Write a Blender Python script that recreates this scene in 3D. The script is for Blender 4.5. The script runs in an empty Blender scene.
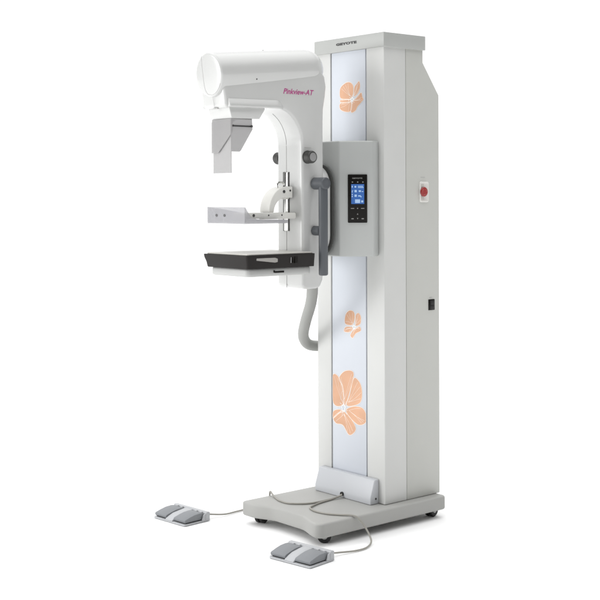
import bpy, bmesh, math, random
from mathutils import Vector, Matrix
R = math.radians
S = bpy.context.scene
COL = S.collection

# ------------------------------------------------------------------ camera
cam_d = bpy.data.cameras.new('camera')
cam = bpy.data.objects.new('camera', cam_d); COL.objects.link(cam)
YAW = 0.870106
cam.location = (3.47193, -3.36388, 1.31175)
fw = Vector((-math.sin(YAW), math.cos(YAW), 0)); rt = Vector((math.cos(YAW), math.sin(YAW), 0)); up = Vector((0, 0, 1))
mw = Matrix((rt, up, -fw)).transposed().to_4x4()
mw = mw @ Matrix.Rotation(-0.0031, 4, 'Z')
mw.translation = cam.location
cam.matrix_world = mw
cam_d.sensor_width = 36.0; cam_d.sensor_fit = 'HORIZONTAL'
cam_d.lens = 36.0 * 1220.95 / 600
cam_d.shift_y = -(300 - 196.31) / 600
cam_d.clip_end = 500; cam_d.clip_start = 0.05
S.camera = cam

# ------------------------------------------------------------------ studio surround light (world) and key lamp
W = bpy.data.worlds.new('World'); S.world = W; W.use_nodes = True
wn, wl = W.node_tree.nodes, W.node_tree.links
wn.clear()
wo = wn.new('ShaderNodeOutputWorld'); bg = wn.new('ShaderNodeBackground'); tc = wn.new('ShaderNodeTexCoord')
wl.new(bg.outputs[0], wo.inputs[0])
def wdot(v):
    n = wn.new('ShaderNodeVectorMath'); n.operation = 'DOT_PRODUCT'
    wl.new(tc.outputs['Generated'], n.inputs[0]); n.inputs[1].default_value = v
    return n.outputs['Value']
def wmap(src, a, b, c, d):
    n = wn.new('ShaderNodeMapRange'); n.interpolation_type = 'SMOOTHSTEP'
    wl.new(src, n.inputs['Value'])
    for i, v in zip(('From Min', 'From Max', 'To Min', 'To Max'), (a, b, c, d)): n.inputs[i].default_value = v
    return n.outputs['Result']
def wmath(op, a, b):
    n = wn.new('ShaderNodeMath'); n.operation = op
    for i, v in enumerate((a, b)):
        if isinstance(v, (int, float)): n.inputs[i].default_value = v
        else: wl.new(v, n.inputs[i])
    return n.outputs[0]
WORLD_DIM, WORLD_TOP, WORLD_BACK = 0.05, 2.25, 1.12
back = wmap(wdot(tuple(fw)), 0.42, 0.60, 0.0, WORLD_BACK)          # white world glow added behind the machine in place of a backdrop
top = wmap(wdot((0, 0, 1)), 0.42, 0.88, WORLD_DIM, WORLD_TOP)     # overhead soft light of the studio
lum = wmath('MAXIMUM', back, top)
wl.new(lum, bg.inputs['Strength']); bg.inputs['Color'].default_value = (1, 1, 1, 1)

def area(name, loc, target, size, power, color=(1, 1, 1)):
    d = bpy.data.lights.new(name, 'AREA'); d.shape = 'SQUARE'; d.size = size; d.energy = power; d.color = color
    o = bpy.data.objects.new(name, d); COL.objects.link(o); o.location = loc
    o.rotation_euler = (Vector(target) - Vector(loc)).to_track_quat('-Z', 'Y').to_euler()
    return o
area('key_softbox', (-2.7, -5.7, 2.3), (-0.15, -0.3, 1.0), 3.4, 218)

S.view_settings.view_transform = 'Standard'; S.view_settings.look = 'None'
S.view_settings.exposure = 0.0; S.view_settings.gamma = 1.0

# ------------------------------------------------------------------ materials
MATS = {}
def mat(name, col, rough=0.45, metal=0.0, bump=0.0, bscale=400, var=0.03, spec=0.5, alpha=1.0, coat=0.0, emis=0.0, trans=0.0):
    m = bpy.data.materials.new(name); m.use_nodes = True
    nt = m.node_tree; p = nt.nodes['Principled BSDF']; L = nt.links
    geo = nt.nodes.new('ShaderNodeTexCoord')
    nz = nt.nodes.new('ShaderNodeTexNoise'); nz.inputs['Scale'].default_value = 9; nz.inputs['Detail'].default_value = 5
    L.new(geo.outputs['Object'], nz.inputs['Vector'])
    mr = nt.nodes.new('ShaderNodeMapRange'); L.new(nz.outputs['Fac'], mr.inputs['Value'])
    mr.inputs['From Min'].default_value = .3; mr.inputs['From Max'].default_value = .7
    mr.inputs['To Min'].default_value = 1 - var; mr.inputs['To Max'].default_value = 1 + var * .4
    mx = nt.nodes.new('ShaderNodeVectorMath'); mx.operation = 'SCALE'
    mx.inputs[0].default_value = col; L.new(mr.outputs[0], mx.inputs['Scale'])
    L.new(mx.outputs[0], p.inputs['Base Color'])
    mr2 = nt.nodes.new('ShaderNodeMapRange'); L.new(nz.outputs['Fac'], mr2.inputs['Value'])
    mr2.inputs['From Min'].default_value = .3; mr2.inputs['From Max'].default_value = .7
    mr2.inputs['To Min'].default_value = rough * .9; mr2.inputs['To Max'].default_value = min(1, rough * 1.12)
    L.new(mr2.outputs[0], p.inputs['Roughness'])
    p.inputs['Metallic'].default_value = metal
    p.inputs['Specular IOR Level'].default_value = spec
    p.inputs['Coat Weight'].default_value = coat; p.inputs['Coat Roughness'].default_value = .14
    if alpha < 1: p.inputs['Alpha'].default_value = alpha
    if trans: p.inputs['Transmission Weight'].default_value = trans
    if emis:
        L.new(mx.outputs[0], p.inputs['Emission Color']); p.inputs['Emission Strength'].default_value = emis
    if bump:
        n2 = nt.nodes.new('ShaderNodeTexNoise'); n2.inputs['Scale'].default_value = bscale; n2.inputs['Detail'].default_value = 2
        L.new(geo.outputs['Object'], n2.inputs['Vector'])
        b = nt.nodes.new('ShaderNodeBump'); b.inputs['Strength'].default_value = bump; b.inputs['Distance'].default_value = .0006
        L.new(n2.outputs['Fac'], b.inputs['Height']); L.new(b.outputs[0], p.inputs['Normal'])
    MATS[name] = m
    return m
M_floor = mat('floor_paper', (.93, .93, .93), .9, var=.0, spec=.1)
M_white = mat('white_paint', (.61, .615, .60), .38, bump=.05, var=.015)
M_arm = mat('arm_white', (.56, .565, .555), .34, bump=.03, var=.015, coat=1.0)
M_base = mat('base_grey', (.37, .37, .355), .5, bump=.12, var=.03)
M_cap = mat('cap_grey', (.43, .44, .425), .42, bump=.05, var=.02)
M_silver = mat('silver_paint', (.47, .485, .475), .36, metal=.1, bump=.03, var=.02)
M_panel = mat('blue_white_acrylic', (.60, .63, .68), .4, var=.01, spec=.35)
M_groove = mat('groove_grey', (.36, .36, .35), .6)
M_seam = mat('seam_grey', (.25, .25, .245), .6)
M_black = mat('black_plastic', (.010, .009, .008), .3, bump=.03, spec=.15)
M_carbon = mat('black_receptor', (.014, .012, .011), .5, var=.1, spec=.25)
M_rubber = mat('black_rubber', (.012, .012, .012), .6)
M_knob = mat('knob_dark', (.05, .05, .047), .4, bump=.2, bscale=800)
M_knobface = mat('knob_face', (.26, .26, .26), .45)
M_handle = mat('handle_slate', (.088, .096, .106), .42, bump=.05)
M_hose = mat('hose_grey', (.31, .315, .30), .5, bump=.1)
M_cable = mat('cable_beige', (.31, .30, .27), .5)
M_pedal = mat('pedal_grey', (.205, .215, .228), .55, bump=.25, bscale=500)
M_pedalw = mat('pedal_housing', (.43, .44, .455), .42)
M_chrome = mat('chrome', (.62, .62, .60), .2, metal=1.0)
M_steel = mat('steel_dark', (.10, .10, .10), .35, metal=.8)
M_shield = mat('smoked_acrylic', (.42, .415, .415), .3, alpha=.66, spec=.3)
M_clear = mat('clear_acrylic', (.42, .42, .44), .25, alpha=.5, spec=.3)
M_ivory = mat('bracket_white', (.72, .715, .68), .4)
M_red = mat('red_button', (.33, .025, .025), .35, coat=.3)
M_orange = mat('orange_print', (.69, .39, .24), .4, var=.16)
M_cream = mat('cream_line', (.86, .76, .68), .3)
M_ltcream = mat('white_line', (.85, .85, .84), .3)
M_ink = mat('dark_ink', (.05, .05, .05), .5)
M_mag = mat('magenta_ink', (.42, .05, .22), .4)
M_mark = mat('pale_marks', (.45, .45, .44), .5)
M_dim = mat('dim_print', (.26, .26, .25), .5)
M_screen = mat('screen_blue', (.035, .12, .38), .2, var=.15, emis=.28)
M_icon = mat('screen_icon', (.36, .52, .75), .3, emis=.18)
M_plate = mat('carbon_plate', (.58, .57, .53), .4)
M_cover = mat('white_paint_shaded', (.53, .535, .505), .42, bump=.05, var=.015)  # same white paint, darkened to put the column side's shade into its colour

# ------------------------------------------------------------------ mesh helpers
ROOT = None
def obj(name, bm, mats, parent=None, smooth=28, loc=None):
    me = bpy.data.meshes.new(name)
    bmesh.ops.recalc_face_normals(bm, faces=bm.faces)
    bm.to_mesh(me); bm.free()
    for m in (mats if isinstance(mats, (list, tuple)) else [mats]): me.materials.append(m)
    if smooth:
        for p in me.polygons: p.use_smooth = True
        me.set_sharp_from_angle(angle=R(smooth))
    o = bpy.data.objects.new(name, me); COL.objects.link(o)
    if parent is not None: o.parent = parent
    if loc is not None: o.location = loc
    return o
def empty(name, loc, label, cat, rz=0, group=None):
    o = bpy.data.objects.new(name, None); COL.objects.link(o); o.empty_display_size = .05
    o.location = loc; o.rotation_euler = (0, 0, rz); o['label'] = label; o['category'] = cat
    if group: o['group'] = group
    return o
def bev(bm, edges, off, seg=3):
    if edges: bmesh.ops.bevel(bm, geom=list(edges), offset=off, segments=seg, profile=.5, affect='EDGES', clamp_overlap=True)
def sharp(faces, ang=30):
    es = set()
    for f in faces:
        for e in f.edges:
            if len(e.link_faces) == 2 and e.calc_face_angle(0) > R(ang): es.add(e)
    return es
def box(bm, a, b, r=0.0, seg=2, mi=0, M=None):
    a, b = [min(p, q) for p, q in zip(a, b)], [max(p, q) for p, q in zip(a, b)]
    t = bmesh.new()
    v = [t.verts.new((x, y, z)) for x in (a[0], b[0]) for y in (a[1], b[1]) for z in (a[2], b[2])]
    for q in ((0, 1, 3, 2), (4, 6, 7, 5), (0, 4, 5, 1), (2, 3, 7, 6), (0, 2, 6, 4), (1, 5, 7, 3)): t.faces.new([v[i] for i in q])
    bmesh.ops.recalc_face_normals(t, faces=t.faces)
    if r: bev(t, t.edges[:], r, seg)
    add(bm, t, mi, M)
def add(bm, t, mi=0, M=None):
    if M is not None: bmesh.ops.transform(t, matrix=M, verts=t.verts)
    me = bpy.data.meshes.new('scratch')
    for f in t.faces: f.material_index = mi
    t.to_mesh(me); t.free(); bm.from_mesh(me); bpy.data.meshes.remove(me)
AX = {'x': lambda p, h: (h, p[0], p[1]), 'y': lambda p, h: (p[0], h, p[1]), 'z': lambda p, h: (p[0], p[1], h)}
def prism(bm, poly, axis, h0, h1, r=0.0, seg=3, mi=0, ang=30, M=None, only=None, scale=None):
    """polygon in the plane perpendicular to axis, extruded h0..h1, sharp edges rounded"""
    t = bmesh.new(); f = AX[axis]
    A = [t.verts.new(f(p, h0)) for p in poly]; B = [t.verts.new(f(p, h1)) for p in poly]
    n = len(poly)
    t.faces.new(A); t.faces.new(B[::-1])
    for i in range(n): t.faces.new((A[i], B[i], B[(i + 1) % n], A[(i + 1) % n]))
    bmesh.ops.recalc_face_normals(t, faces=t.faces)
    if scale:
        for v in t.verts: v.co = scale(v.co)
    if r:
        es = sharp(t.faces, ang)
        if only: es = [e for e in es if only(e)]
        bev(t, es, r, seg)
    add(bm, t, mi, M)
def lathe(bm, prof, M, n=48, mi=0):
    """profile (radius, height) round the local z axis, placed by M"""
    t = bmesh.new(); rings = []
    for r, h in prof:
        if r < 1e-6: rings.append([t.verts.new((0, 0, h))])
        else: rings.append([t.verts.new((r * math.cos(2 * math.pi * i / n), r * math.sin(2 * math.pi * i / n), h)) for i in range(n)])
    for a, b in zip(rings, rings[1:]):
        for i in range(n):
            j = (i + 1) % n
            if len(a) == 1 and len(b) == 1: continue
            if len(a) == 1: t.faces.new((a[0], b[i], b[j]))
            elif len(b) == 1: t.faces.new((a[i], b[0], a[j]))
            else: t.faces.new((a[i], b[i], b[j], a[j]))
    for rg, rev in ((rings[0], True), (rings[-1], False)):
        if len(rg) > 1: t.faces.new(rg[::-1] if rev else rg)
    bmesh.ops.recalc_face_normals(t, faces=t.faces)
    add(bm, t, mi, M)
def arc(cx, cy, r, a0, a1, n, rb=None):
    return [(cx + r * math.cos(R(a0 + (a1 - a0) * i / n)), cy + (rb or r) * math.sin(R(a0 + (a1 - a0) * i / n))) for i in range(n + 1)]
def spline(pts, n=8, closed=False):
    P = [Vector(p) for p in pts]; out = []; m = len(P)
    rng = range(m if closed else m - 1)
    for i in rng:
        if closed: a, b, c, d = P[(i - 1) % m], P[i], P[(i + 1) % m], P[(i + 2) % m]
        else: a, b, c, d = P[max(i - 1, 0)], P[i], P[i + 1], P[min(i + 2, m - 1)]
        for k in range(n):
            t = k / n
            out.append(.5 * ((2 * b) + (c - a) * t + (2 * a - 5 * b + 4 * c - d) * t * t + (3 * b - a - 3 * c + d) * t ** 3))
    if not closed: out.append(P[-1])
    return out
def tube(bm, pts, r, n=12, mi=0, closed=False):
    P = [Vector(p) for p in pts]; t = bmesh.new(); rings = []; m = len(P)
    nrm = None
    for i, p in enumerate(P):
        if closed: d = (P[(i + 1) % m] - P[i - 1])
        else: d = (P[min(i + 1, m - 1)] - P[max(i - 1, 0)])
        d.normalize()
        if nrm is None: nrm = d.orthogonal().normalized()
        else: nrm = (nrm - d * nrm.dot(d)).normalized()
        bn = d.cross(nrm); rr = r(i / (m - 1)) if callable(r) else r
        rings.append([t.verts.new(p + (nrm * math.cos(2 * math.pi * k / n) + bn * math.sin(2 * math.pi * k / n)) * rr) for k in range(n)])
    for a, b in (zip(rings, rings[1:] + rings[:1]) if closed else zip(rings, rings[1:])):
        for k in range(n): t.faces.new((a[k], a[(k + 1) % n], b[(k + 1) % n], b[k]))
    if not closed: t.faces.new(rings[0][::-1]); t.faces.new(rings[-1])
    bmesh.ops.recalc_face_normals(t, faces=t.faces)
    add(bm, t, mi)
def frame(o, x, y):
    x = Vector(x).normalized(); y = Vector(y).normalized(); z = x.cross(y)
    m = Matrix((x, y, z)).transposed().to_4x4(); m.translation = Vector(o); return m
def text(bm, s, M, size, width=None, shear=0.0, bold=0.0, mi=0, thick=.0006, space=1.0):
    cu = bpy.data.curves.new('lettering', 'FONT'); cu.body = s; cu.size = size; cu.shear = shear; cu.offset = bold; cu.extrude = thick
    cu.space_character = space; cu.align_x = 'LEFT'; cu.resolution_u = 6
    o = bpy.data.objects.new('lettering', cu); COL.objects.link(o)
    dg = bpy.context.evaluated_depsgraph_get()
    me = bpy.data.meshes.new_from_object(o.evaluated_get(dg))
    t = bmesh.new(); t.from_mesh(me)
    x0 = min(v.co.x for v in t.verts); x1 = max(v.co.x for v in t.verts)
    k = (width / (x1 - x0)) if width else 1
    for v in t.verts: v.co.x = (v.co.x - x0) * k
    bpy.data.objects.remove(o); bpy.data.curves.remove(cu); bpy.data.meshes.remove(me)
    add(bm, t, mi, M)
ROTX_OUT = lambda o: frame(o, (0, 1, 0), (0, 0, 1))     # sheet facing +x, reading along +y
ROTY_OUT = lambda o: frame(o, (1, 0, 0), (0, 0, 1))     # sheet facing -y, reading along +x
def zto(axis, o):                                        # local z along a world axis
    q = Vector(axis).normalized().to_track_quat('Z', 'Y').to_matrix().to_4x4(); q.translation = Vector(o); return q

# ------------------------------------------------------------------ setting
bm = bmesh.new()
bmesh.ops.create_circle(bm, cap_ends=True, radius=60, segments=96)
fl = obj('floor', bm, M_floor, smooth=0); fl['kind'] = 'structure'

# ------------------------------------------------------------------ the machine
L0 = Vector((-0.19, -0.04, 0))
MA = empty('mammography_machine', L0, 'tall white mammography machine with flower printed column, curved arm and black detector tray', 'mammography machine')
def part(name, bm, mats, smooth=28): return obj(name, bm, mats, MA, smooth, -L0)
def sub(name, bm, mats, parent, smooth=28): return obj(name, bm, mats, parent, smooth)

# base -------------------------------------------------------------
BX0, BX1, BY0, BY1, BZ0, BZ1 = -.428, .0475, -.386, .3035, .034, .09
out = []
out += arc(BX1 - .03, BY0 + .03, .03, 0, -90, 6)
for i in range(1, 24):
    x = BX1 - .04 + (BX0 + .07 - BX1) * i / 24
    u = (x - BX0) / (BX1 - BX0)
    s = max(0, min(1, (u - .12) / .26)); e = max(0, min(1, (.95 - u) / .28))
    s = s * s * (3 - 2 * s); e = e * e * (3 - 2 * e)
    out.append((x, BY0 + .036 * s * e))
out += arc(BX0 + .013, BY0 + .013, .013, -90, -180, 5)
out += arc(BX0 + .02, BY1 - .02, .02, 180, 90, 5)
out += arc(BX1 - .02, BY1 - .02, .02, 90, 0, 5)
bm = bmesh.new(); prism(bm, out, 'z', BZ0, BZ1, .009, 4, ang=50)
base = part('base', bm, M_base)
for k, (x, y, a) in enumerate(((-.385, -.318, 20), (-.012, -.312, -35), (-.012, .272, 10), (-.385, .272, 60))):
    bm = bmesh.new(); d = Vector((math.cos(R(a)), math.sin(R(a)), 0))
    for s in (-.011, .011):
        lathe(bm, [(0, -.008), (.024, -.008), (.0265, -.005), (.0265, .005), (.024, .008), (0, .008)], zto(d, Vector((x, y, .0266)) + d * s), 32)
    for s in (-.0195, .0195):
        lathe(bm, [(0, -.001), (.012, -.001), (.011, .001), (0, .001)], zto(d, Vector((x, y, .0266)) + d * s), 28, 1)
    lathe(bm, [(.007, 0), (.007, .045)], Matrix.Translation((x, y, .02)), 16, 1)
    sub('caster', bm, [M_rubber, M_mark], base)

# column -------------------------------------------------------------
CW, D, D1 = -.4042, .3131, .2205
bm = bmesh.new()
# front cover: two strips beside the panel, wrapped round the sides to the seam
for x0, x1 in ((CW, -.3185), (-.1025, 0)):
    box(bm, (x0, 0, BZ1 + .001), (x1, .1215, 1.915), .0035, 3)
# rear cover
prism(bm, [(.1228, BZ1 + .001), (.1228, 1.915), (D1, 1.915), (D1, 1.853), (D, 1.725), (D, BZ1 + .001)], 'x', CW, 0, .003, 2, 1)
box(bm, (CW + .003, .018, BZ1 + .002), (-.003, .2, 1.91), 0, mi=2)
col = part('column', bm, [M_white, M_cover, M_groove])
bm = bmesh.new(); box(bm, (CW - .0075, -.0075, 1.903), (.0075, D1 + .0075, 1.96), .002, 2)
sub('cap', bm, M_cap, col)
bm = bmesh.new(); box(bm, (-.3115, .001, .1), (-.1085, .0175, 1.903), .0015, 2)
sub('front_panel', bm, M_panel, col)
bm = bmesh.new()
text(bm, 'GEYOTE', ROTY_OUT((-.274, -.0077, 1.9305)), .0125, .124, bold=.0009, thick=.0004, space=1.1)
sub('lettering', bm, M_ink, col, 0)

# flowers printed on the panel
def flat(bm, poly, y, mi, th=.0004):
    t = bmesh.new(); vs = [t.verts.new((p[0], y, p[1])) for p in poly]
    f = t.faces.new(vs); g = bmesh.ops.extrude_face_region(t, geom=[f])
    for v in g['geom']:
        if isinstance(v, bmesh.types.BMVert): v.co.y += th
    bmesh.ops.triangulate(t, faces=[f for f in t.faces if len(f.verts) > 4])
    add(bm, t, mi)
FL = [
 ([[(-.251, 1.717), (-.256, 1.745), (-.246, 1.761), (-.218, 1.773), (-.195, 1.77), (-.182, 1.754), (-.183, 1.726), (-.193, 1.714), (-.218, 1.712)],
   [(-.17, 1.726), (-.17, 1.753), (-.158, 1.765), (-.145, 1.773), (-.14, 1.754), (-.148, 1.734), (-.16, 1.725)],
   [(-.178, 1.694), (-.158, 1.708), (-.135, 1.725), (-.128, 1.709), (-.123, 1.699), (-.138, 1.687), (-.153, 1.674), (-.165, 1.661), (-.188, 1.656), (-.188, 1.679)],
   [(-.193, 1.686), (-.198, 1.66), (-.223, 1.658), (-.254, 1.669), (-.256, 1.69), (-.228, 1.692)],
   [(-.251, 1.707), (-.208, 1.704), (-.205, 1.694), (-.251, 1.697)]], (-.186, 1.705), .013, .013),
 ([[(-.23, .794), (-.227, .825), (-.207, .842), (-.184, .84), (-.177, .822), (-.187, .798), (-.207, .789)],
   [(-.167, .796), (-.167, .826), (-.152, .836), (-.139, .822), (-.142, .798), (-.157, .79)],
   [(-.237, .763), (-.227, .776), (-.197, .778), (-.189, .77), (-.207, .757), (-.232, .757)],
   [(-.177, .766), (-.147, .782), (-.142, .767), (-.167, .752), (-.185, .737), (-.198, .746), (-.187, .76)]], (-.179, .78), .012, .012),
 ([[(-.309, .462), (-.309, .558), (-.28, .566), (-.25, .526), (-.25, .47)],
   [(-.243, .473), (-.247, .531), (-.267, .558), (-.234, .589), (-.187, .587), (-.206, .521), (-.224, .473)],
   [(-.214, .467), (-.200, .505), (-.180, .565), (-.148, .553), (-.136, .519), (-.145, .482), (-.178, .466)],
   [(-.208, .441), (-.171, .456), (-.134, .454), (-.114, .431), (-.118, .403), (-.156, .39), (-.194, .405), (-.216, .427)],
   [(-.231, .415), (-.194, .395), (-.177, .372), (-.188, .352), (-.215, .342), (-.247, .367), (-.285, .372), (-.301, .39), (-.27, .413)],
   [(-.3095, .419), (-.277, .429), (-.25, .418), (-.277, .412), (-.3095, .392)]], (-.243, .444), .018, .025)]
for petals, c, ra, rb in FL:
    bm = bmesh.new(); lines = bmesh.new(); rnd = random.Random(3)
    dmax = max(math.hypot(a - c[0], b - c[1]) for P in petals for a, b in P)
    for kp, P in enumerate(petals):
        cx = sum(a for a, b in P) / len(P); cz = sum(b for a, b in P) / len(P); Q = []
        for a, b in P:                                   # widen each petal and draw its foot in to the eye
            a, b = cx + (a - cx) * 1.12, cz + (b - cz) * 1.12
            w = .42 * max(0, 1 - math.hypot(a - c[0], b - c[1]) / (.62 * dmax))
            Q.append((a + (c[0] - a) * w, b + (c[1] - b) * w))
        sp = [(min(-.1095, max(-.3105, p.x)), p.y) for p in spline([(a, b, 0) for a, b in Q], 6, True)]
        flat(bm, sp, .0006 - .00006 * kp, 0, .0003)
        tube(lines, [(a, 0, b) for a, b in sp], .0011, 6, 0, True)
        far = sorted(sp, key=lambda q: -((q[0] - c[0]) ** 2 + (q[1] - c[1]) ** 2))[::6][:4]
        for q in far:                                    # veins from the flower's eye out to the rim
            a = Vector((c[0] + (cx - c[0]) * .4, c[1] + (cz - c[1]) * .4)); b = Vector(q) * .84 + Vector((cx, cz)) * .16
            m = (a + b) / 2 + Vector((rnd.uniform(-.004, .004), rnd.uniform(-.004, .004)))
            tube(lines, spline([(a.x, 0, a.y), (m.x, 0, m.y), (b.x, 0, b.y)], 5), .00055, 5, 0)
    eye = [(c[0] + ra * .55 * (1 + .18 * math.sin(5 * t)) * math.cos(t), 0, c[1] + rb * .55 * (1 + .18 * math.sin(5 * t)) * math.sin(t)) for t in [2 * math.pi * i / 40 for i in range(40)]]
    tube(lines, eye, .0024, 6, 1, True)
    for i in range(11):
        t = 2 * math.pi * i / 11 + .2
        tube(lines, [(c[0] + ra * .8 * math.cos(t), 0, c[1] + rb * .8 * math.sin(t)), (c[0] + ra * 1.45 * math.cos(t + .15), 0, c[1] + rb * 1.45 * math.sin(t + .15))], .0008, 5, 1)
    for v in lines.verts: v.co.y = .0003 + v.co.y * .22   # ink lies flat on the panel
    for f in lines.faces: f.material_index += 1
    me = bpy.data.meshes.new('scratch'); lines.to_mesh(me); lines.free(); bm.from_mesh(me); bpy.data.meshes.remove(me)
    sub('flower_print', bm, [M_orange, M_cream, M_ltcream], col, 0)

# emergency button in its recess, power switch, tiny legends
bm = bmesh.new()
y0, y1, z0, z1 = .197, .251, 1.286, 1.371
rim = arc(y1 - .008, z1 - .008, .008, 0, 90, 5) + arc(y0 + .008, z1 - .008, .008, 90, 180, 5) + arc(y0 + .008, z0 + .008, .008, 180, 270, 5) + arc(y1 - .008, z0 + .008, .008, 270, 360, 5)
inn = [((a - (y0 + y1) / 2) * .86 + (y0 + y1) / 2, (b - (z0 + z1) / 2) * .91 + (z0 + z1) / 2) for a, b in rim]
t = bmesh.new(); n = len(rim)
ra = [t.verts.new((.0005, a, b)) for a, b in rim]; rb_ = [t.verts.new((.006, a, b)) for a, b in inn]
rc = [t.verts.new((.0055, (a - .224) * .95 + .224, (b - 1.3285) * .97 + 1.3285)) for a, b in inn]
rd = [t.verts.new((.0012, (a - .224) * .7 + .222, (b - 1.3285) * .8 + 1.3285)) for a, b in inn]
for A, B in ((ra, rb_), (rb_, rc), (rc, rd)):
    for i in range(n): t.faces.new((A[i], A[(i + 1) % n], B[(i + 1) % n], B[i]))
t.faces.new(rd)
add(bm, t)
for zz in (1.302, 1.353):
    box(bm, (.0014, .203, zz - .009), (.0022, .222, zz + .009), .0003, 1, 1)
sub('button_recess', bm, [M_ivory, M_plate], col)
bm = bmesh.new()
lathe(bm, [(.013, 0), (.013, .002), (.0185, .0025), (.0195, .004), (.0195, .008), (.018, .010), (0, .0105)], zto((1, 0, 0), (.0015, .2165, 1.3285)), 36)
for k in range(3):
    a0 = 120 * k
    tube(bm, [(.0121, .2165 + .012 * math.cos(R(a0 + s * 10)), 1.3285 + .012 * math.sin(R(a0 + s * 10))) for s in range(8)], .0009, 5, 1)
sub('emergency_button', bm, [M_red, mat('red_mark', (.50, .16, .14), .4)], col)
bm = bmesh.new()
box(bm, (-.001, .248, .845), (.003, .283, .889), .0015, 2)
box(bm, (.002, .254, .866), (.0075, .277, .885), .002, 2, 1); box(bm, (.002, .254, .849), (.0055, .277, .866), .002, 2, 1)
sub('power_switch', bm, [M_black, M_rubber], col)
for (ya, za, w) in ((.205, 1.387, .024), (.256, .897, .013)):
    bm = bmesh.new(); box(bm, (.0002, ya, za - .0016), (.0008, ya + w, za + .0016))
    sub('legend_strip', bm, M_mark, col, 0)

# cable box at the column's foot ---------------------------------------
bm = bmesh.new()
prism(bm, [(-.047, BZ1 + .0005), (-.047, .118), (-.024, .186), (-.001, .188), (-.001, BZ1 + .0005)], 'x', -.37, -.035, .004, 3)
cb = part('cable_box', bm, M_silver)
cb.data.materials.clear(); cb.data.materials.append(mat('cable_box_grey', (.52, .535, .56), .4, var=.01))
bm = bmesh.new()
lathe(bm, [(.0085, 0), (.0085, .006), (.0055, .007), (.005, .001), (0, .001)], zto((0, -1, 0), (-.2, -.0468, .1065)), 24)
sub('cable_socket', bm, M_rubber, cb)
bm = bmesh.new()
lathe(bm, [(.0045, 0), (.004, .002), (0, .002)], zto((1, 0, 0), (-.0352, -.018, .112)), 18)
sub('screw', bm, M_steel, cb)

# carriage with the control panel -----------------------------------------
P1, P2 = Vector((-.012, -.05)), Vector((-.100, -.15))
P4, P3 = Vector((-.392, -.05)), Vector((-.304, -.15))
bm = bmesh.new()
prism(bm, [(-.03, -.0006), tuple(P1), tuple(P2), tuple(P3), tuple(P4), (-.374, -.0006)], 'z', 1.074, 1.53, .006, 3, ang=15)
car = part('carriage', bm, M_silver)
fx = Vector((P1.x - P2.x, P1.y - P2.y, 0)).normalized()
FM = frame((P2.x, P2.y, 0), fx, (0, 0, 1))        # facet frame: x along the facet, y up, z out
bm = bmesh.new(); box(bm, (.0345, 1.207, .0005), (.1105, 1.397, .006), .003, 3, M=FM)
sub('control_panel', bm, M_black, car)
bm = bmesh.new(); box(bm, (.0475, 1.281, .0055), (.0985, 1.359, .0066), .0004, 1, M=FM)
sub('screen', bm, M_screen, car)
bm = bmesh.new()
for (x, y, w, h) in ((.0495, 1.345, .004, .008), (.0605, 1.345, .007, .007), (.074, 1.349, .020, .003), (.074, 1.344, .022, .003),
                     (.0497, 1.333, .006, .002), (.0497, 1.326, .004, .005), (.0605, 1.327, .009, .009), (.077, 1.328, .009, .007), (.089, 1.328, .006, .003),
                     (.0497, 1.316, .004, .005), (.0497, 1.308, .004, .005), (.0605, 1.309, .009, .009), (.075, 1.310, .010, .005), (.084, 1.307, .004, .005),
                     (.0625, 1.285, .020, .014), (.0865, 1.287, .008, .008)):
    box(bm, (x, y, .0064), (x + w, y + h, .0069), M=FM)
sub('screen_icons', bm, M_icon, car, 0)
bm = bmesh.new()
text(bm, 'GEYOTE', FM @ Matrix.Translation((.0515, 1.380, .0061)), .0062, .040, bold=.0002, thick=.0003)
sub('lettering', bm, M_dim, car, 0)
for x, y, w, h in ((.050, 1.365, .005, .004), (.0705, 1.365, .005, .004), (.091, 1.365, .005, .004),
                   (.046, 1.262, .013, .003), (.0705, 1.2615, .004, .004), (.086, 1.262, .013, .003),
                   (.048, 1.221, .009, .004), (.088, 1.221, .009, .004)):
    bm = bmesh.new(); box(bm, (x, y, .0058), (x + w, y + h, .0064), M=FM)
    sub('button', bm, M_dim, car, 0)
for yy, s in ((1.2415, 1), (1.2235, -1)):
    bm = bmesh.new(); prism(bm, [(.0695, yy - .0025 * s), (.0755, yy - .0025 * s), (.0725, yy + .0035 * s)], 'z', .0058, .0064, M=FM)
    sub('button', bm, M_dim, car, 0)

# C-arm ----------------------------------------------------------------------
AC = -.196
prof = []
prof += arc(-.302, .972, .020, -90, -180, 5)                        # bottom front
prof += [(-.322, 1.10), (-.322, 1.25), (-.322, 1.40), (-.322, 1.50)]
prof += arc(-.452, 1.508, .130, 0, 90, 16, .140)[1:]                # throat curve
prof += [(-.53, 1.645), (-.62, 1.6415), (-.674, 1.6395)]
prof += [(-.683, 1.645), (-.690, 1.70), (-.697, 1.76), (-.5, 1.79), (-.30, 1.81), (-.235, 1.815)]
prof += [(-.205, 1.78), (-.198, 1.74), (-.203, 1.70), (-.212, 1.655), (-.214, 1.60), (-.214, 1.30), (-.214, 1.02), (-.218, .985), (-.232, .958), (-.25, .952)]
def taper(co):
    w = (-co.y - .214) / .476; k = .0785 - .007 * w
    return Vector((AC - .004 * w + (co.x - AC) * k / .078, co.y, co.z))
bm = bmesh.new()
prism(bm, prof, 'x', AC - .078, AC + .078, .021, 5, ang=40, scale=taper)
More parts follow.
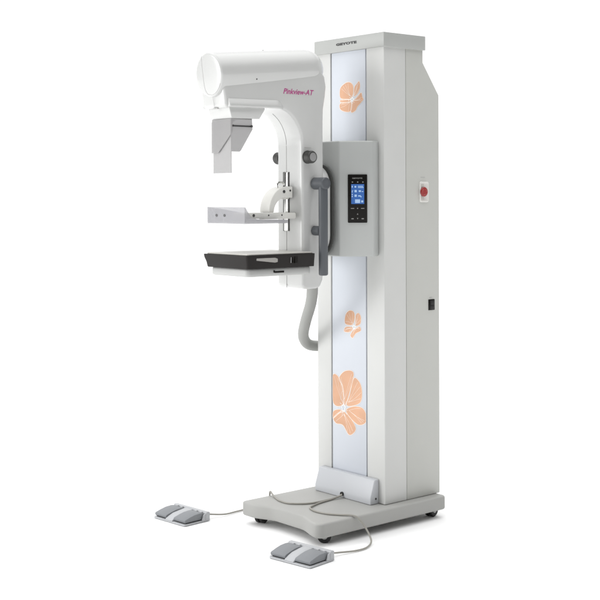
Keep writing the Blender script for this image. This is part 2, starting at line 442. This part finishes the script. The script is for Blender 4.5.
for sx, x0 in ((1, AC + .0733), (-1, AC - .0765)):            # flared lower lip of the neck
    pts = [(x0 - sx * .02, 1.672), (x0 + sx * .001, 1.674), (x0 + sx * .004, 1.671), (x0 + sx * .0115, 1.655), (x0 + sx * .0135, 1.650), (x0 + sx * .0135, 1.646), (x0 + sx * .011, 1.642), (x0 - sx * .02, 1.642)]
    t = bmesh.new(); rings = []
    for y, off in ((-.672, .002), (-.669, 0), (-.56, 0), (-.455, 0), (-.444, .001), (-.434, .0035), (-.424, .0075), (-.414, .0135)):
        rings.append([t.verts.new((a - sx * off + (y + .43) * (.0231 if sx > 0 else -.0063), y, b + (y + .66) * .012)) for a, b in pts])
    for A, B in zip(rings, rings[1:]):
        for q in range(len(A)): t.faces.new((A[q], A[(q + 1) % len(A)], B[(q + 1) % len(A)], B[q]))
    t.faces.new(rings[0]); t.faces.new(rings[-1][::-1]); bmesh.ops.recalc_face_normals(t, faces=t.faces)
    add(bm, t)
# rotating hub behind the arm
prism(bm, arc(AC, 1.35, .074, 0, 180, 16, .085) + arc(AC, 1.16, .074, 180, 360, 16, .085), 'y', -.2165, -.166, .02, 5, ang=40)
# centre seam
box(bm, (-.2165, -.3228, .955), (-.2150, -.3215, 1.18), mi=1); box(bm, (-.2165, -.3228, 1.405), (-.2150, -.3215, 1.51), mi=1)
tube(bm, [(-.2158, y - .0003, z) for y, z in arc(-.452, 1.508, .130, 2, 62, 14, .140)], .0009, 5, 1)
arm = part('c_arm', bm, [M_arm, M_seam])
bm = bmesh.new(); prism(bm, arc(AC, 1.35, .0765, 0, 180, 16, .089) + arc(AC, 1.16, .0765, 180, 360, 16, .089), 'y', -.1665, -.1600, .0015, 2, ang=40)  # added dark ring standing in for the shaded gap between hub and carriage
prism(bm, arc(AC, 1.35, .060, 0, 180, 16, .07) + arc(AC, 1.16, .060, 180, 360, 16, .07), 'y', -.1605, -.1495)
sub('hub_gap_shade', bm, mat('gap_shade_grey', (.06, .062, .058), .6), arm)
bm = bmesh.new()
text(bm, 'Pinkview-AT', frame((AC + .0740, -.414, 1.7035), (.00347, .15, 0), (0, 0, 1)), .029, .150, shear=.3, bold=.0004, thick=.0006)
lt = sub('lettering', bm, M_mag, arm, 0)
for nm, s in (('knob', 1), ('knob', -1)):
    bm = bmesh.new()
    Mk = zto((s, 0, 0), (AC - .0007 + s * .0767, -.297, 1.463))
    prof_k = [(.0255, 0), (.0255, .004), (.0235, .0045), (.0235, .030), (.021, .034), (.0185, .0345)]
    lathe(bm, prof_k + [(0, .0345)], Mk, 48)
    for i in range(40):
        a = 2 * math.pi * i / 40
        t = bmesh.new(); bmesh.ops.create_cube(t, size=1)
        bmesh.ops.transform(t, matrix=Mk @ Matrix.Rotation(a, 4, 'Z') @ Matrix.Translation((.0236, 0, .017)) @ Matrix.Diagonal((.0012, .0018, .023, 1)), verts=t.verts)
        add(bm, t)
    lathe(bm, [(.0165, .0343), (.0165, .0353), (.0155, .0358), (0, .0358)], Mk, 40, 1)
    sub(nm, bm, [M_knob, M_knobface], arm)
bm = bmesh.new()
prism(bm, [(AC + .0756, -.312), (AC + .0766, -.312), (AC + .0774, -.278), (AC + .0764, -.278)], 'z', 1.498, 1.5015)
sub('legend_strip', bm, M_mark, arm, 0)
bm = bmesh.new()
box(bm, (-.234, -.3255, 1.176), (-.226, -.3215, 1.407), .0008, 1, 1)
box(bm, (-.226, -.3285, 1.177), (-.202, -.3215, 1.406), .002, 2)
box(bm, (-.202, -.3255, 1.176), (-.198, -.3215, 1.407), .0008, 1, 2)
sub('guide_rail', bm, [M_chrome, M_rubber, M_steel], arm)

# grab handle -----------------------------------------------------------------
bm = bmesh.new()
HX, HY = -.066, -.263
hp = [(HX, HY, 1.382 - .017), (HX, HY, 1.36), (HX, HY, 1.2), (HX, HY, 1.02)]
sec = [(HX + .017 * math.cos(R(a)), HY + .019 * math.sin(R(a))) for a in range(0, 360, 15)]
prism(bm, sec, 'z', 1.006, 1.36, .007, 3, ang=60)
lathe(bm, [(0, -.047), (.0235, -.047), (.0235, .016), (.021, .0195), (.0165, .020), (.0160, .0188), (0, .0188)], zto((1, 0, 0), (HX, HY - .0, 1.361)), 40)
lathe(bm, [(0, -.05), (.0185, -.05), (.0185, -.012), (0, -.002)], zto((1, 0, 0), (HX, HY, 1.178)), 32)
part('grab_handle', bm, M_handle)

# tube housing -------------------------------------------------------------------
TILT = 5.7
TM = Matrix.Translation((AC, -.712, 1.762)) @ Matrix.Rotation(R(TILT), 4, 'X') @ Matrix.Rotation(R(-90), 4, 'X')   # local z runs back along the tube
rt_ = .0825
bm = bmesh.new()
pr = [(0, -.002), (.05, -.0012), (.072, 0)] + [(.072 + .0105 * math.sin(R(a)), .0105 - .0105 * math.cos(R(a))) for a in (20, 40, 60, 80, 90)]
pr += [(rt_, .02), (rt_, .25), (rt_, .455)] + [(rt_ - .055 * (1 - math.cos(R(a))), .455 + .075 * math.sin(R(a))) for a in (15, 30, 45, 60, 75, 90)] + [(0, .535)]
lathe(bm, pr, TM, 72)
th = part('tube_housing', bm, M_arm)
def fp(x, z, d=-.0022): return TM @ Vector((x, -z, d))     # a point on the tilted front face
bm = bmesh.new()
sm = [(-.036, .072), (-.034, .05), (-.032, .02), (-.029, -.03), (-.024, -.056), (-.012, -.071), (.0, -.074)]
sm += [(.077 * math.sin(R(a)), -.077 * math.cos(R(a))) for a in (12, 30, 48, 62)]
def dome(r):
    if r < .05: return -.002 + .0008 * r / .05
    if r < .072: return -.0012 + .0012 * (r - .05) / .022
    return .0105 - math.sqrt(max(0, .0105 ** 2 - (min(r, .0824) - .072) ** 2))
tube(bm, [fp(p.x, p.y, dome(math.hypot(p.x, p.y)) - .0001) for p in spline([(x, z, 0) for x, z in sm], 8)], .0008, 6)
tube(bm, [(AC + .002, -.7005 + .0075, 1.682), (AC + .002, -.6852, 1.642)], .0007, 6)
sub('cover_seam', bm, M_mark, th)
for yl, a in ((.165, -20), (.27, 92)):
    bm = bmesh.new()
    c = TM @ Vector((rt_ * math.cos(R(a)), -rt_ * math.sin(R(a)), yl)); nrm = (TM.to_3x3() @ Vector((math.cos(R(a)), -math.sin(R(a)), 0))).normalized()
    lathe(bm, [(.0028, -.0005), (.0028, .0012), (.002, .002), (0, .002)], zto(nrm, c), 16)
    sub('screw', bm, M_steel, th)

# collimator and face shield ---------------------------------------------------------
bm = bmesh.new()
prism(bm, [(-.668, 1.650), (-.653, 1.600), (-.523, 1.602), (-.497, 1.638), (-.497, 1.650)], 'x', AC - .064, AC + .066, .003, 3)
clm = part('collimator', bm, M_arm)
bm = bmesh.new(); box(bm, (AC - .012, -.6825, 1.6375), (AC + .014, -.672, 1.6405), .001, 1)
sub('release_catch', bm, M_mark, clm)
SX0, SX1, SY = -.252, -.131, -.657
bm = bmesh.new()
def sheet(bm, poly, axis, h, th=.003, mi=0): prism(bm, poly, axis, h, h + th, .0007, 1, mi)
sheet(bm, [(SX0 + .006, 1.600), (SX1 - .002, 1.600), (SX1 - .002, 1.541), (-.212, 1.474), (SX0, 1.474), (SX0, 1.588)], 'y', SY)                 # front wing
sheet(bm, [(SX0 + .003, 1.59), (SX1 - .007, 1.59), (SX1 - .007, 1.399), (SX0 + .003, 1.399)], 'y', SY + .006)              # long centre blade
sheet(bm, [(SY, 1.600), (-.559, 1.600), (-.557, 1.562), (-.612, 1.482), (-.618, 1.478), (SY, 1.478)], 'x', SX1 - .0015)    # right wing
sheet(bm, [(SY + .003, 1.600), (-.559, 1.600), (-.557, 1.562), (-.612, 1.482), (-.618, 1.478), (SY + .003, 1.478)], 'x', SX0 - .001)   # left wing
sh = part('face_shield', bm, M_shield)
bm = bmesh.new()
box(bm, (SX0 + .004, SY + .0095, 1.598), (SX1 - .003, SY + .018, 1.6035), .001, 1, 1)
box(bm, (SX1 - .012, SY + .018, 1.598), (SX1 - .003, -.556, 1.6035), .001, 1, 1)
box(bm, (SX0 + .004, SY + .018, 1.598), (SX0 + .014, -.556, 1.6035), .001, 1, 1)
box(bm, (AC - .02, SY + .008, 1.592), (AC + .03, SY + .016, 1.600), .001, 1, 1)
box(bm, (SX1 + .0015, SY + .012, 1.570), (SX1 + .005, -.560, 1.5755), .001, 1, 1)
lathe(bm, [(0, 0), (.0045, 0), (.0045, .004), (0, .005)], zto((1, 0, 0), (SX1 + .0055, -.566, 1.573)), 16, 1)
lathe(bm, [(0, 0), (.004, 0), (.004, .003), (0, .004)], zto((1, 0, 0), (SX1 + .0015, -.648, 1.573)), 16, 1)
sub('shield_frame', bm, [M_silver, M_steel], sh)

# compression paddle --------------------------------------------------------------------
bm = bmesh.new()
PX0, PX1, PY0, PY1, PZ = -.316, -.082, -.632, -.425, 1.210
box(bm, (PX0, PY0, PZ), (PX1, PY1, PZ + .003), .001, 1)
box(bm, (PX0, PY0, PZ + .0031), (PX1, PY0 + .003, PZ + .062), .001, 1)
prism(bm, [(PY0 + .0031, PZ + .0031), (PY0 + .0031, PZ + .062), (PY0 + .06, PZ + .055), (PY1 - .02, PZ + .035), (PY1, PZ + .0031)], 'x', PX0, PX0 + .003, .0008, 1)
prism(bm, [(PY0 + .0031, PZ + .0031), (PY0 + .0031, PZ + .062), (PY0 + .030, PZ + .024), (PY0 + .06, PZ + .017), (PY1, PZ + .014), (PY1, PZ + .0031)], 'x', PX1 - .003, PX1, .0008, 1)
box(bm, (PX0 + .0032, PY1 - .003, PZ + .0031), (PX1 - .0032, PY1, PZ + .013), .001, 1)
pad = part('compression_paddle', bm, M_clear)
bm = bmesh.new()
outer = [(-.332, 1.350), (-.362, 1.349)] + arc(-.367, 1.250, .082, 90, 180, 14, .098)
inner = arc(-.367, 1.250, .058, 180, 90, 14, .056) + [(-.332, 1.306)]
prism(bm, outer + inner, 'x', -.226, -.166, .004, 3, ang=40)
box(bm, (-.231, -.352, 1.300), (-.190, -.3295, 1.352), .004, 2)
lathe(bm, [(0, 0), (.006, 0), (.006, .002), (0, .003)], zto((1, 0, 0), (-.1665, -.376, 1.330)), 18, 1)
lathe(bm, [(0, 0), (.004, 0), (.004, .002), (0, .003)], zto((1, 0, 0), (-.1665, -.345, 1.334)), 18, 1)
tube(bm, spline([(-.196, -.385, 1.346), (-.196, -.385, 1.36), (-.196, -.377, 1.366), (-.196, -.362, 1.366), (-.196, -.352, 1.36), (-.196, -.352, 1.346)], 5), .004, 10, 2)
sub('paddle_bracket', bm, [M_ivory, M_steel, M_chrome], pad)
bm = bmesh.new()
box(bm, (-.166, -.500, 1.2255), (-.144, -.338, 1.249), .0025, 2)
box(bm, (-.228, -.351, 1.228), (-.150, -.3295, 1.247), .0025, 2)
box(bm, (-.232, -.500, 1.226), (-.210, -.338, 1.249), .0025, 2)
box(bm, (-.234, -.575, 1.229), (-.140, -.4940, 1.2505), .0025, 2)
for y, rr in ((-.545, .0055), (-.47, .003), (-.405, .003)):
    lathe(bm, [(0, 0), (rr, 0), (rr, .0015), (0, .0025)], zto((1, 0, 0), (-.1402 if y < -.5 else -.1442, y, 1.240)), 18, 1)
sub('paddle_holder', bm, [M_ivory, M_steel], pad)
for x in (-.205, -.255):
    bm = bmesh.new(); lathe(bm, [(0, 0), (.005, 0), (.005, .002), (0, .003)], zto((0, -1, 0), (x, PY0 - .0003, 1.241)), 18)
    sub('screw', bm, M_steel, pad)

# image receptor ----------------------------------------------------------------------------
bm = bmesh.new()
RX0, RX1, RY0, RY1, RZ0, RZ1 = -.331, -.053, -.643, -.312, 1.045, 1.094
def rrect(x0, x1, y0, y1, r, n=6): return arc(x1 - r, y1 - r, r, 0, 90, n) + arc(x0 + r, y1 - r, r, 90, 180, n) + arc(x0 + r, y0 + r, r, 180, 270, n) + arc(x1 - r, y0 + r, r, 270, 360, n)
t = bmesh.new()
levels = [(RZ1, 0), (RZ1 - .004, 0), (RZ1 - .012, .002), (RZ1 - .030, .012), (RZ0 + .004, .016), (RZ0, .019)]
rings = []
for z, ins in levels:
    rings.append([t.verts.new((x, y, z)) for x, y in rrect(RX0 + ins * .9, RX1 - ins * .25, RY0 + ins * .35, RY1, .012)])
for a, b in zip(rings, rings[1:]):
    for i in range(len(a)): t.faces.new((a[i], a[(i + 1) % len(a)], b[(i + 1) % len(a)], b[i]))
t.faces.new(rings[0]); t.faces.new(rings[-1][::-1]); bmesh.ops.recalc_face_normals(t, faces=t.faces)
bev(t, [e for e in rings[0][0].link_edges if 0], .001)
add(bm, t)
rec = part('image_receptor', bm, M_carbon)
bm = bmesh.new(); prism(bm, rrect(RX0 + .010, RX1 - .010, RY0 + .010, RY1 - .004, .010), 'z', RZ1 + .0002, RZ1 + .006, .0025, 2, ang=50)
sub('top_plate', bm, M_plate, rec)
bm = bmesh.new(); prism(bm, rrect(RX0 + .018, RX1 - .018, RY0 + .018, RY1, .028), 'z', 1.014, RZ0 + .0005, .010, 4, ang=50)
sub('receptor_body', bm, mat('receptor_white', (.47, .475, .465), .42, bump=.03), rec)
bm = bmesh.new()
prism(bm, [(-.600, 1.084), (-.512, 1.084), (-.500, 1.080), (-.500, 1.068), (-.512, 1.066), (-.600, 1.076)], 'x', RX1 - .0035, RX1 + .0008, .0006, 1)
sub('handle_slot', bm, mat('slot_grey', (.34, .33, .31), .45), rec)
bm = bmesh.new()
box(bm, (RX1 - .003, -.437, 1.062), (RX1 + .0012, -.434, 1.083), .0004, 1); box(bm, (RX1 - .003, -.428, 1.062), (RX1 + .0012, -.425, 1.083), .0004, 1, 1)
box(bm, (RX1 - .003, -.418, 1.060), (RX1 + .003, -.404, 1.085), .001, 1, 1)
sub('latch', bm, [M_knobface, M_black], rec)
bm = bmesh.new()
box(bm, (RX1 - .020, -.500, 1.026), (RX1 - .0165, -.455, 1.033), .0008, 1); box(bm, (RX1 - .020, -.506, 1.027), (RX1 - .0145, -.501, 1.036), .0008, 1)
sub('release_slot', bm, M_black, rec)

# hose ------------------------------------------------------------------------------------------
bm = bmesh.new()
hp = [(-.190, -.235, .99), (-.200, -.205, .955), (-.254, -.165, .885), (-.338, -.12, .805), (-.415, -.07, .738), (-.448, -.03, .700), (-.450, 0, .682), (-.436, .04, .676), (-.405, .06, .676)]
tube(bm, spline(hp, 8), .0225, 20)
part('hose', bm, M_hose)

# ------------------------------------------------------------------ foot pedals
def make_pedal_meshes():
    """local frame: x across (two pedals side by side), +y towards the cable end, z up"""
    out = []
    b = bmesh.new()
    w, d = .1025, .067
    prism(b, [(-w, -d + .012), (-w + .012, -d), (w - .004, -d), (w, -d + .004), (w, d), (-w, d)], 'z', .002, .007, .0015, 2)
    prism(b, [(d, .0065), (d, .035), (d - .004, .038), (d - .018, .0385), (d - .022, .034), (d - .024, .0065)], 'x', -w, w, .002, 2)          # rear hood
    for s in (-1, 1):
        prism(b, [(d - .0235, .0068), (d - .0235, .033), (d - .034, .029), (d - .042, .0068)], 'x', s * w - s * .005, s * w, .001, 1)   # cheeks
    prism(b, [(-d + .001, .0068), (-d + .003, .012), (-d + .02, .021), (-.025, .029), (.01, .034), (d - .023, .0375), (d - .023, .0068)], 'x', -.022, .022, .003, 2)   # centre ridge
    for x in (-.075, -.045, .045, .075): box(b, (x - .007, d - .030, .028), (x + .007, d - .021, .0378), .0015, 1, 1)
    out.append(('housing', b, [M_pedalw, M_pedalw]))
    for s in (-1, 1):
        b = bmesh.new()
        x0, x1 = sorted((s * .0235, s * .095))
        prism(b, [(-d + .010, .011), (-d + .007, .020), (-d + .012, .024), (-d + .04, .0315), (-.005, .036), (.02, .0375), (d - .031, .0365), (d - .031, .011)], 'x', x0, x1, .002, 2, ang=35)
        box(b, (x0 + .005, -d + .013, .0068), (x1 - .005, d - .034, .0113), .001, 1, 1)
        out.append(('pedal', b, [M_pedal, M_rubber]))
    return out
def build_pedal(loc, rz, label, cable, group):
    e = empty('foot_pedal', loc, label, 'foot pedal', rz, group)
    for nm, b, ms in make_pedal_meshes(): obj(nm, b, ms, e)
    inv = (Matrix.Translation(loc) @ Matrix.Rotation(rz, 4, 'Z')).inverted()
    b = bmesh.new(); tube(b, [inv @ p for p in spline(cable, 10)], .0036, 10)
    obj('cable', b, M_cable, e)
    return e
build_pedal((.100, -.5215, 0), R(8.5), 'grey twin foot pedal in front of the base, nearest the viewer',
            [(.157, -.452, .024), (.160, -.425, .018), (.155, -.375, .010), (.165, -.31, .006), (.160, -.25, .006), (.125, -.195, .012), (.090, -.185, .045), (.062, -.200, .085), (.040, -.215, .0952), (.0, -.243, .0942), (-.043, -.269, .0942), (-.099, -.278, .0942), (-.150, -.262, .0942), (-.168, -.235, .0942), (-.188, -.175, .0942), (-.199, -.10, .0942), (-.2, -.065, .100), (-.2, -.046, .1065)],
            'twin foot pedals on the floor')
build_pedal((-.637, -.536, 0), R(5), 'grey twin foot pedal on the floor left of the base, farther from the viewer',
            [(-.574, -.468, .024), (-.568, -.43, .016), (-.560, -.37, .008), (-.570, -.30, .006), (-.570, -.24, .006), (-.52, -.20, .008), (-.465, -.215, .040), (-.436, -.235, .090), (-.420, -.245, .1065), (-.400, -.250, .100), (-.36, -.264, .0942), (-.312, -.280, .0942), (-.256, -.275, .0942), (-.207, -.214, .0942), (-.202, -.12, .0942), (-.196, -.065, .100), (-.198, -.046, .1065)],
            'twin foot pedals on the floor')
